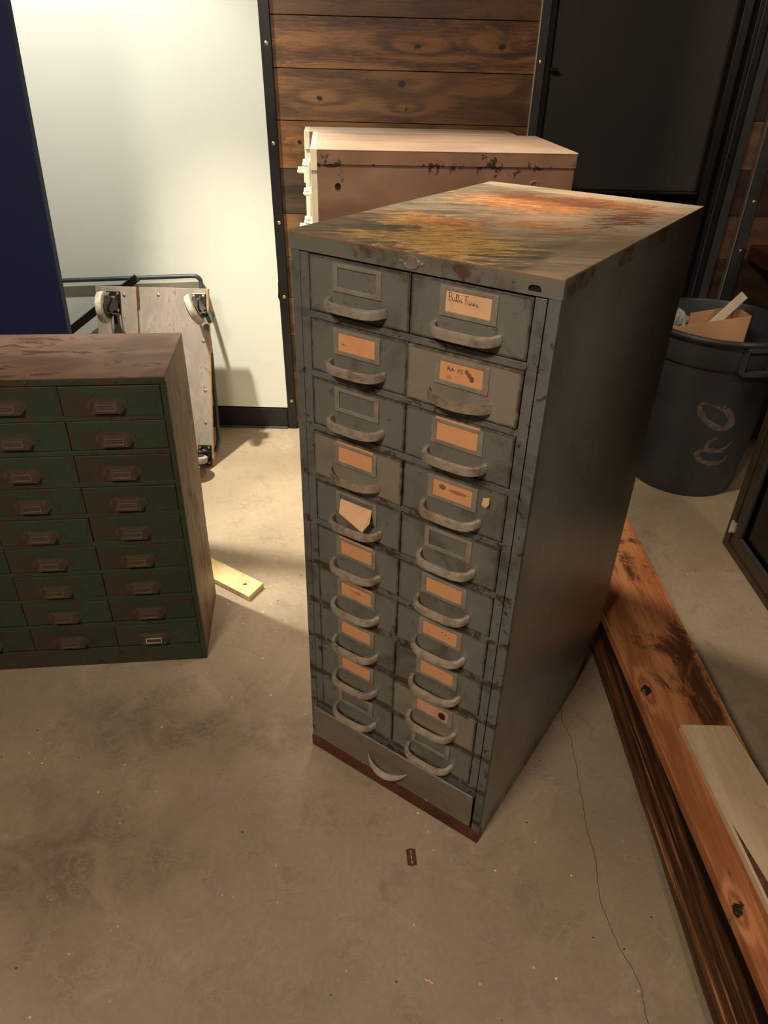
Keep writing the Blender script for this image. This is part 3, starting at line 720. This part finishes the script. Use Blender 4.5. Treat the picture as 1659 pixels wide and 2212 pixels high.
for x in (-0.115, -0.215, -0.318):
    g = MB(); disc(g, (x, -0.004, GH - 0.011), 0.004, 0.002); g.build('rivet', 'green', gc, smooth=True)
def green_pull_mesh():
    g = MB(); hw, bw = 0.043, 0.032
    back = [(-0.05, 0, 0.012), (-0.046, 0, 0.026), (-0.03, 0, 0.034), (0.03, 0, 0.034), (0.046, 0, 0.026), (0.05, 0, 0.012), (0.044, 0, 0.004), (-0.044, 0, 0.004)]
    g.prism(back, (0, -0.0015, 0))
    v = lambda *p: g.bm.verts.new(p)
    tl, tr = v(-0.036, -0.0012, 0.031), v(0.036, -0.0012, 0.031)
    ml, mr = v(-0.026, -0.012, 0.027), v(0.026, -0.012, 0.027)
    ol, orr = v(-0.044, -0.0012, 0.010), v(0.044, -0.0012, 0.010)
    bl, br = v(-0.033, -0.016, 0.0), v(0.033, -0.016, 0.0)
    for f in ((tl, tr, mr, ml), (ml, mr, br, bl), (tl, ml, bl, ol), (tr, orr, br, mr)): g.face(f)
    return g
def label_frame():
    g = MB()
    M = Matrix.Translation((0, -0.0155, 0.0145)) @ Matrix.Rotation(R(-8.5), 4, 'X')
    for b in ((-0.0225, 0.0225, 0.006, 0.0085), (-0.0225, 0.0225, -0.0085, -0.006), (-0.0225, -0.0205, -0.006, 0.006), (0.0205, 0.0225, -0.006, 0.006)):
        g.box(b[0], b[1], -0.0012, 0.001, b[2], b[3], M)
    return g
proto = None
GH_ = 0.0775
for r0 in range(9):
    for c0 in range(4):
        x1 = -0.0135 - 0.2372 * c0; x0 = x1 - 0.2355
        if proto is None:
            g = MB()
            def fr(u, v):
                return (-0.2355 * u, 0.0, -GH_ * v)
            g.box(-0.2355, 0, 0, 0.012, -GH_, 0)
            d = g.build('drawer', 'green', gc, bevel=0.0014)
            p = green_pull_mesh().build('pull', m_brown_rust('brown_worn_pull', sr(72, 60, 46), sr(58, 48, 36), sr(40, 32, 24)), d, solid=0.001, bevel=0.0006)
            f = label_frame().build('label_frame', plain('dull_brown_metal', sr(112, 92, 72), 0.45, 0.3), p)
            f.parent = p; proto = (d, p, f)
        else:
            d = proto[0].copy(); p = proto[1].copy(); COL.objects.link(d); COL.objects.link(p); d.parent = gc; p.parent = d
            f = proto[2].copy(); COL.objects.link(f); f.parent = p
        zt = tops[r0]
        d.location = (x1, -0.002 - 0.003 * rnd.random(), zt); d.rotation_euler = (R(rnd.uniform(-0.4, 0.4)), 0, 0)
        p.location = (-0.1265 + rnd.uniform(-0.003, 0.003), 0, -GH_ + 0.0135)
        # the lower right drawer has a brighter bare metal frame
        if r0 == 8 and c0 == 0:
            f.data = f.data.copy(); f.data.materials[0] = MT['chrome']; f['label'] = 'bright bare metal label frame'

# ------------------------------------------------------------------ pink cabinets by the plank wall
PTH = 0.081
def pink(loc, w, d, label, drawers, back_lip):
    t = thing('drawer_cabinet', label, 'cabinet', loc, PTH, 'pink drawer cabinets by the plank wall'); H = 1.34
    g = MB(); g.box(0, w, 0, d, 0.0, H - 0.042); g.build('body', 'pink', t, bevel=0.002)
    g = MB(); g.box(-0.0, w + 0.002, -0.003, d, H - 0.043, H - 0.003); g.build('top_band', 'pink', t, bevel=0.002)
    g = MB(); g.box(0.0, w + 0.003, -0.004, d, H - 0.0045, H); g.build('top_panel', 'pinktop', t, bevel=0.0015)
    g = MB(); g.box(-0.020, -0.0, 0.004, d, 0.02, H - 0.06).box(-0.020, 0, 0.0, d, H - 0.06, H); g.build('front_frame', 'cream', t, bevel=0.002)
    k = 0
    for z in drawers:
        dr = MB().box(-0.026, -0.0205, 0.03, d - 0.03, z - 0.034, z + 0.034).build('drawer', 'cream', t, bevel=0.002)
        g = MB(); yc = d / 2 if True else 0
        g.tube([(-0.026, yc - 0.03, z), (-0.045, yc - 0.028, z), (-0.048, yc, z - 0.002), (-0.045, yc + 0.028, z), (-0.026, yc + 0.03, z)], 0.0055, 8)
        g.box(-0.050, -0.026, yc - 0.02, yc + 0.02, z + 0.006, z + 0.012)
        g.build('handle', 'cream', dr, smooth=True)
    return t
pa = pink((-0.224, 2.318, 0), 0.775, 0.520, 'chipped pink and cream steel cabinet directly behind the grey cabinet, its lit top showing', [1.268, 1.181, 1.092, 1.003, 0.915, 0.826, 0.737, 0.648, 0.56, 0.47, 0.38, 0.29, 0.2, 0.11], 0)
for xx, zz, kind in ((0.06, 1.24, 'hole'), (0.655, 1.25, 'ring')):
    if kind == 'hole':
        g = MB(); g.lathe([(0.009, 0), (0.009, -0.002), (0.006, -0.002), (0.006, 0.0005)], 20, (xx, -0.0001, zz), 'y'); g.build('bolt_hole', 'dark', pa, smooth=True)
    else:
        g = MB(); g.lathe([(0.013, 0), (0.012, -0.003), (0.009, -0.003), (0.008, -0.0005)], 20, (xx, 0, zz), 'y'); g.build('plug', 'pink', pa, smooth=True)
pb = pink((-0.300, 2.86, 0), 0.74, 0.17, 'pink and cream steel cabinet against the plank wall, only its pale top strip showing', [1.2, 1.0, 0.8, 0.6, 0.4, 0.2], 0)
for o in (pa, pb): del o['group']

# ------------------------------------------------------------------ platform cart leaning on the white wall
cart = thing('platform_cart', 'plywood platform cart stood on end against the white wall, wheels facing out', 'cart', (-1.02, 2.79, 0))
lean = math.atan2(0.245, 0.725)
LM = Matrix.Rotation(-lean, 4, 'X')
HT = 0.765
def deck(x0, x1, name):
    g = MB(); g.box(x0, x1, 0.0, 0.019, 0.0, HT, LM); o = g.build(name, ['ply'], cart, bevel=0.001)
    g = MB(); g.box(x1 + 0.0003, x1 + 0.0022, 0.0005, 0.0185, 0.0, HT, LM); g.build('plywood_edge', 'plyedge', o)
    return o
d1 = deck(-0.225, -0.055, 'deck_board'); d2 = deck(-0.040, 0.250, 'deck_board')
g = MB(); g.box(-0.225, 0.25, 0.0215, 0.045, 0.03, 0.06, LM).box(-0.225, 0.25, 0.0215, 0.045, 0.5, 0.53, LM); g.build('cross_batten', 'plyedge', cart)
def screws(o, pts):
    for x, z in pts:
        g = MB(); M = LM @ Matrix.Translation((x, -0.0005, z)); g.lathe([(0.006, 0), (0.006, -0.002), (0.003, -0.003)], 12, (0, 0, 0), 'y', M)
        g.build('screw', 'brass', o, smooth=True)
screws(d1, [(-0.105, 0.73)]); screws(d2, [(0.04, 0.735), (0.225, 0.55), (0.225, 0.34), (0.222, 0.2)])
def caster(x, z, rot, flip=1):
    me = MB()
    M = LM @ Matrix.Translation((x, 0, z))
    me.box(-0.030, 0.030, -0.006, -0.0005, -0.045, 0.045, M)
    o = me.build('caster', 'blackpl', cart, bevel=0.002)
    for a in (-0.02, 0.02):
        for b in (-0.034, 0.034):
            g = MB(); g.lathe([(0.006, 0), (0.006, -0.004), (0.003, -0.005)], 10, (a, -0.006, b), 'y', M); g.build('bolt', 'brass', o, smooth=True)
    M2 = M @ Matrix.Translation((0, -0.006, 0)) @ Matrix.Rotation(rot, 4, 'Y')
    g = MB(); g.lathe([(0.026, 0), (0.026, -0.012), (0.018, -0.018)], 20, (0, 0, 0), 'y', M2)
    for sx in (-1, 1):
        pts = [(sx * 0.021, -0.014, 0.03), (sx * 0.021, -0.014, -0.03), (sx * 0.021, -0.108, -0.045), (sx * 0.021, -0.124, -0.036), (sx * 0.021, -0.108, -0.02)]
        g.prism([M2 @ Vector(p) for p in pts], (M2.to_3x3() @ Vector((sx * 0.003, 0, 0))))
    g.build('fork', 'blackpl', o)
    g = MB(); g.lathe([(0.0, -0.015), (0.05, -0.015), (0.062, -0.012), (0.064, 0), (0.062, 0.012), (0.05, 0.015), (0.0, 0.015)], 36, (0, -0.112, -0.025), 'x', M2)
    wh = g.build('wheel', 'wheel', o, smooth=True)
    g = MB()
    for sx in (-1, 1): g.lathe([(0.001, sx * 0.0155), (0.047, sx * 0.0155), (0.047, sx * 0.0185), (0.001, sx * 0.0185)], 30, (0, -0.112, -0.025), 'x', M2)
    g.build('wheel_hub', 'blackpl', wh, smooth=True)
    g = MB(); g.box(0.022, 0.040, -0.10, -0.05, -0.06, -0.048, M2).box(0.018, 0.034, -0.07, -0.04, -0.092, -0.058, M2); g.build('brake_pedal', 'blackpl', o, bevel=0.003)
    return o
caster(-0.150, 0.700, R(-4)); caster(0.212, 0.700, R(-24)); caster(0.215, 0.055, R(95))
# handle frame behind the deck
g = MB(); P_ = []
def w2c(x, y, z): return (x + 1.02, y - 2.79, z)
def arc(c, r, a0, a1, k=6): return [(c[0] + r * math.cos(R(a0 + (a1 - a0) * i / k)), c[1], c[2] + r * math.sin(R(a0 + (a1 - a0) * i / k))) for i in range(k + 1)]
path = [w2c(-1.62, 3.178, 0.692), w2c(-0.875, 3.178, 0.738)] + [w2c(-0.858 + 0.025 * math.sin(R(a)), 3.178, 0.713 + 0.026 * math.cos(R(a))) for a in (20, 45, 70, 90)]
path += [w2c(-0.820, 3.14, 0.62), w2c(-0.805, 3.10, 0.51), w2c(-0.790, 3.05, 0.42), w2c(-0.775, 2.97, 0.21), w2c(-0.768, 2.93, 0.08), w2c(-0.772, 2.91, 0.045), w2c(-0.785, 2.90, 0.02)]
g.tube(path, 0.0095, 12); g.build('handle_frame', 'bluegrey', cart, smooth=True)
g = MB(); M = Matrix.Translation(w2c(-1.30, 3.165, 0.59)) @ Matrix.Rotation(R(-35.7), 4, 'Y')
g.box(-0.26, 0.24, -0.006, 0.0, -0.017, 0.017, M).box(-0.26, 0.24, -0.022, -0.006, 0.013, 0.017, M); g.build('diagonal_brace', 'bluegrey', cart, bevel=0.001)
g = MB(); g.prism([LM @ Vector(p) for p in ((0.253, 0.004, 0.70), (0.276, 0.01, 0.655), (0.268, 0.01, 0.645), (0.272, 0.008, 0.63), (0.252, 0.004, 0.62))], (0, 0.001, 0)); g.build('plastic_scrap', 'film', cart)

# ------------------------------------------------------------------ offcut of pine on the floor
g = MB(); z = 0.022
A_ = Vector((-0.449, 1.870, 0)); B_ = Vector((-0.411, 1.945, 0)); L_ = 0.42
n = (B_ - A_).normalized(); dv = Vector((-0.83, 0.55, 0)).normalized()
g.prism([A_, B_, B_ + dv * L_, A_ + dv * L_], (0, 0, z))
tag(g.build('wood_offcut', 'offcut', bevel=0.003), 'short pale yellow pine offcut on the floor behind the green cabinet corner', 'wood offcut')

# ------------------------------------------------------------------ timber boards along the right
def boardpoly(xl, xr, z0, z1, y0, y1, name, mats, label, wav=0.0, seed=0, k=40):
    g = MB(); rr = random.Random(seed); ph = rr.random() * 6
    lo = [(xl(y0 + (y1 - y0) * i / k) + wav * (math.sin(i * 0.9 + ph) + 0.6 * math.sin(i * 2.3 + ph)), y0 + (y1 - y0) * i / k) for i in range(k + 1)]
    hi = [(xr(y0 + (y1 - y0) * i / k), y0 + (y1 - y0) * i / k) for i in range(k + 1)]
    V = [[g.bm.verts.new((x, y, z)) for x, y in s_] for s_ in (lo, hi) for z in (z0, z1)]
    l0, l1, h0, h1 = V
    for i in range(k):
        g.mi = 0; g.face((l1[i], h1[i], h1[i + 1], l1[i + 1])); g.face((l0[i], l0[i + 1], h0[i + 1], h0[i]))
        g.face((h0[i], h0[i + 1], h1[i + 1], h1[i]))
        g.mi = len(mats) - 1; g.face((l0[i], l1[i], l1[i + 1], l0[i + 1]))
    g.mi = 0; g.face((l0[0], h0[0], h1[0], l1[0])); g.face((l0[k], l1[k], h1[k], h0[k]))
    return tag(g.build(name, mats, bevel=0.003), label, 'timber board')
boardpoly(lambda y: 0.668 + 0.0 * y, lambda y: 0.93, 0.0, 0.030, -0.6, 2.30, 'timber_board', ['board_low', 'board_low'], 'dark streaked timber board lying on the floor, lowest of the stack by the glass door', 0.001, 1)
boardpoly(lambda y: 0.742 - 0.012 * (y - 0.8) , lambda y: 0.94, 0.0315, 0.085, -0.6, 2.30, 'timber_board', ['board_edge', 'board_edge'], 'black-waned timber with shade in its dark colour, sandwiched in the middle of the board stack', 0.003, 5)
boardpoly(lambda y: 0.735 - 0.042 * (y - 0.7) / 1.0 , lambda y: 0.934 - 0.008 * (y - 1.07), 0.0865, 0.120, -0.6, 2.27, 'timber_board', ['board_top', 'board_top'], 'wide orange reclaimed timber board with dark knots on top of the stack', 0.0004, 9)
# pale plank on top
g = MB(); z0, z1 = 0.1215, 0.142
yA = 1.262
pl = [(0.777, yA), (0.906, yA), (0.925, 1.08), (0.99, 0.4), (1.03, 0.0), (0.845, 0.0), (0.80, 0.80)]
g.prism([(x, y, z0) for x, y in pl], (0, 0, z1 - z0))
pp = tag(g.build('timber_plank', 'rawwood', bevel=0.0015), 'pale unstained thin plank lying on top of the orange timber board', 'timber plank')
g = MB(); g.prism([(0.7985, 0.98, z1 + 0.0004), (0.8305, 0.78, z1 + 0.0004), (0.875, 0.3, z1 + 0.0004), (0.838, 0.3, z1 + 0.0004), (0.805, 0.80, z1 + 0.0004)], (0, 0, 0.0006)); g.build('bark_edge', 'bark', pp, label='brown waney strip')

# ------------------------------------------------------------------ rubbish bin
BC = (1.34, 2.862)
bn = thing('trash_bin', 'round dark grey plastic rubbish bin with moulded side handles, holding cardboard scraps', 'bin', (BC[0], BC[1], 0))
AZ = R(-91)
def rad(z): return 0.222 + (0.270 - 0.222) * z / 0.70
g = MB(); prof = [(0.20, 0.0), (0.218, 0.0), (0.223, 0.012)] + [(rad(z), z) for z in (0.1, 0.3, 0.5, 0.585)]
prof += [(0.276, 0.588), (0.281, 0.60), (0.284, 0.66), (0.286, 0.688), (0.296, 0.690), (0.300, 0.700), (0.296, 0.709), (0.283, 0.709), (0.279, 0.70), (0.272, 0.6), (0.258, 0.5), (0.216, 0.02), (0.2, 0.012)]
g.lathe(prof, 96); body = g.build('body', 'bin', bn, smooth=True)
def bh(az):
    g = MB()
    def P(a, z, r): return Vector((r * math.cos(az + a), r * math.sin(az + a), z))
    def barseg(a0, a1, z0, z1, r0, r1, k=8):
        for i in range(k):
            b0 = a0 + (a1 - a0) * i / k; b1 = a0 + (a1 - a0) * (i + 1) / k
            v = [g.bm.verts.new(P(b, z, r)) for b in (b0, b1) for z in (z0, z1) for r in (r0, r1)]
            for q in ((0, 1, 3, 2), (4, 6, 7, 5), (0, 4, 5, 1), (2, 3, 7, 6), (0, 2, 6, 4), (1, 5, 7, 3)): g.face([v[j] for j in q])
    w = 0.185
    barseg(-w, w, 0.585, 0.602, 0.276, 0.322); barseg(-w, -w + 0.02, 0.602, 0.69, 0.28, 0.318, 1); barseg(w - 0.02, w, 0.602, 0.69, 0.28, 0.318, 1)
    barseg(-w, w, 0.676, 0.690, 0.284, 0.314); barseg(-w + 0.02, w - 0.02, 0.603, 0.675, 0.283, 0.2865)
    bmesh.ops.remove_doubles(g.bm, verts=g.bm.verts, dist=1e-5)
    return g.build('handle', 'bin', bn, bevel=0.002)
bh(AZ + R(9)); bh(AZ + R(9) + math.pi)
# pale marks on the side
def mark_ribbon(pts, w):
    g = MB(); k = len(pts); rows = []
    for i, (px, pz) in enumerate(pts):
        a = AZ + px; ww = w * (0.55 + 0.45 * math.sin(math.pi * (i + 0.5) / k)) * (0.75 + 0.35 * rnd.random())
        t = (pts[min(i + 1, k - 1)][0] - pts[max(i - 1, 0)][0], (pts[min(i + 1, k - 1)][1] - pts[max(i - 1, 0)][1]) / 0.25)
        L = math.hypot(*t) or 1; nx, nz = -t[1] / L, t[0] / L
        rows.append([g.bm.verts.new(((rad(pz + nz * s_) + 0.0006) * math.cos(a + nx * s_ / 0.25), (rad(pz + nz * s_) + 0.0006) * math.sin(a + nx * s_ / 0.25), pz + nz * s_)) for s_ in (-ww / 2, ww / 2)])
    for i in range(k - 1): g.face((rows[i][0], rows[i][1], rows[i + 1][1], rows[i + 1][0]))
    M = Mat('bin_mark_coat_%d' % rnd.randrange(999)); n1 = M.noise(60, 5, 0.7); tr = M.nt.nodes.new('ShaderNodeBsdfTransparent'); mx = M.nt.nodes.new('ShaderNodeMixShader')
    M.out(sr(140, 122, 112), 0.9); f = n1.step(0.15, 0.85)
    M.nt.links.new(f.v, mx.inputs[0]); M.nt.links.new(tr.outputs[0], mx.inputs[1]); M.nt.links.new(M.b.outputs[0], mx.inputs[2])
    M.nt.links.new(mx.outputs[0], M.nt.nodes['Material Output'].inputs[0])
    return g.build('pale_bin_mark', M.m, bn)
def ell(cx, cz, ra, rz, tilt, a0, a1, k=26):
    o = []
    for i in range(k + 1):
        a = R(a0 + (a1 - a0) * i / k); x = ra * math.cos(a); z = rz * math.sin(a); o.append((cx + (x * math.cos(tilt) - z * math.sin(tilt)) / 0.25, cz + x * math.sin(tilt) + z * math.cos(tilt)))
    return o
mark_ribbon(ell(-0.10, 0.395, 0.080, 0.040, R(-34), 190, -165), 0.032)
mark_ribbon(ell(0.12, 0.270, 0.06, 0.034, R(25), 100, 330), 0.017)
mark_ribbon(ell(0.06, 0.205, 0.07, 0.032, R(-8), 60, 380), 0.022)
# scraps in the bin: things of their own
g = MB(); cx, cy = BC
g.prism([(1.10, 2.78, 0.50), (1.375, 2.72, 0.50), (1.385, 2.72, 0.765), (1.115, 2.76, 0.700)], (0.002, 0.004, 0))
g.prism([(1.385, 2.722, 0.50), (1.387, 2.83, 0.50), (1.375, 2.84, 0.765), (1.385, 2.722, 0.765)], (-0.004, 0, 0))
g.prism([(1.20, 2.84, 0.5), (1.375, 2.86, 0.5), (1.375, 2.845, 0.765), (1.20, 2.835, 0.735)], (0, 0.004, 0))
tag(g.build('cardboard_scrap', 'cardboard'), 'folded brown cardboard box sticking up inside the grey bin', 'cardboard')
g = MB(); M = Matrix.Translation((1.298, 2.79, 0.735)) @ Matrix.Rotation(R(38), 4, 'Y')
g.box(-0.017, 0.017, -0.005, 0.005, -0.19, 0.115, M)
tag(g.build('wood_stick', 'cream', bevel=0.001), 'pale wooden stick poking out of the cardboard in the grey bin', 'stick')
g = MB()
def crumple(u, v):
    a = 2 * math.pi * u; b = math.pi * v - math.pi / 2; r = 0.055 * (1 + 0.25 * math.sin(5 * a + 3 * b) * math.cos(4 * b + 1) + 0.12 * math.sin(11 * a) * math.cos(7 * b))
    return (1.185 + 0.9 * r * math.cos(b) * math.cos(a), 2.935 + 0.8 * r * math.cos(b) * math.sin(a), 0.665 + 0.9 * r * math.sin(b))
g.grid(crumple, 36, 20); bmesh.ops.remove_doubles(g.bm, verts=g.bm.verts, dist=1e-5)
MF = Mat('crumpled_clear_plastic'); f1 = MF.noise(40, 3); MF.out(sr(225, 220, 212), 0.12); MF.b.inputs['Transmission Weight'].default_value = 0.6
tag(g.build('plastic_wrap', MF.m, smooth=True), 'crumpled clear plastic wrap beside the cardboard in the grey bin', 'plastic wrap')

# ------------------------------------------------------------------ counter far right
t = thing('counter', 'dark stained wooden counter end at the far right, beside the riveted steel strip', 'counter', (1.52, 2.2, 0))
MB().box(-0.01, 0.9, -0.2, 0.955, 0.875, 0.935).build('worktop', 'counter', t, bevel=0.004)
MB().box(0.8, 0.86, -0.15, -0.09, 0, 0.875).build('leg', 'blackmetal', t); MB().box(0.8, 0.86, 0.85, 0.91, 0, 0.875).build('leg', 'blackmetal', t)

# ------------------------------------------------------------------ small things on the floor
c0 = Vector((0.0855, 0.968, 0)); ax = (Vector((0.079, 0.946, 0)) + Vector((0.097, 0.951, 0))) / 2 - (Vector((0.073, 0.986, 0)) + Vector((0.095, 0.989, 0))) / 2
ang = math.atan2(ax.y, ax.x) + math.pi / 2
rb = thing('razor_blade', 'rusty double-edged razor blade on the floor in front of the grey cabinet', 'razor blade', (c0.x, c0.y, 0.0003), ang)
g = MB(); HB, WB = 0.0205, 0.011
def half(s_):
    sl = [(0.0, 0.0165), (0.0018, 0.0165), (0.0018, 0.0150), (0.0010, 0.0145), (0.0028, 0.012), (0.0008, 0.009), (0.0008, 0.003), (0.003, 0.0), (0.0008, -0.003), (0.0008, -0.009), (0.0028, -0.012), (0.0010, -0.0145), (0.0018, -0.0150), (0.0018, -0.0165), (0, -0.0165)]
    out = [(0, -HB - 0.0012), (0.0055, -HB - 0.0012), (0.0055, -HB + 0.0005), (WB, -HB + 0.0005), (WB, HB - 0.0005), (0.0055, HB - 0.0005), (0.0055, HB + 0.0012), (0, HB + 0.0012)]
    return [(s_ * a, b, 0) for a, b in sl + out]
g.prism(half(1), (0, 0, 0.0003)); g.prism(half(-1)[::-1], (0, 0, 0.0003)); g.build('blade', 'rusty', rb)
g = MB(); pts = [(0.108, 0.708), (0.112, 0.703), (0.117, 0.705), (0.121, 0.699), (0.126, 0.700)]
g.sweep([(x, y, 0.0022 + 0.001 * (i % 2)) for i, (x, y) in enumerate(pts)], [(-0.002, -0.0004), (0.002, -0.0004), (0.002, 0.0004), (-0.002, 0.0004)])
tag(g.build('paper_curl', 'card_pale'), 'tiny pale curled scrap on the bare floor near the bottom', 'scrap')
g = MB(); cr = [(0.530, 1.47), (0.519, 1.383), (0.532, 1.33), (0.528, 1.25), (0.52, 1.13), (0.514, 1.041), (0.518, 0.98), (0.508, 0.92), (0.505, 0.863), (0.515, 0.81), (0.525, 0.767), (0.54, 0.73), (0.546, 0.705), (0.54, 0.66), (0.545, 0.6), (0.535, 0.5)]
fine = []
for i in range(len(cr) - 1):
    for k in range(5):
        t_ = k / 5; fine.append((cr[i][0] * (1 - t_) + cr[i + 1][0] * t_ + rnd.uniform(-0.0016, 0.0016), cr[i][1] * (1 - t_) + cr[i + 1][1] * t_, 0.0002))
g.sweep(fine, [(-0.0007, -0.0001), (0.0007, -0.0001), (0.0007, 0.0001), (-0.0007, 0.0001)])
g.build('floor_crack', 'crack', bpy.data.objects['floor'])
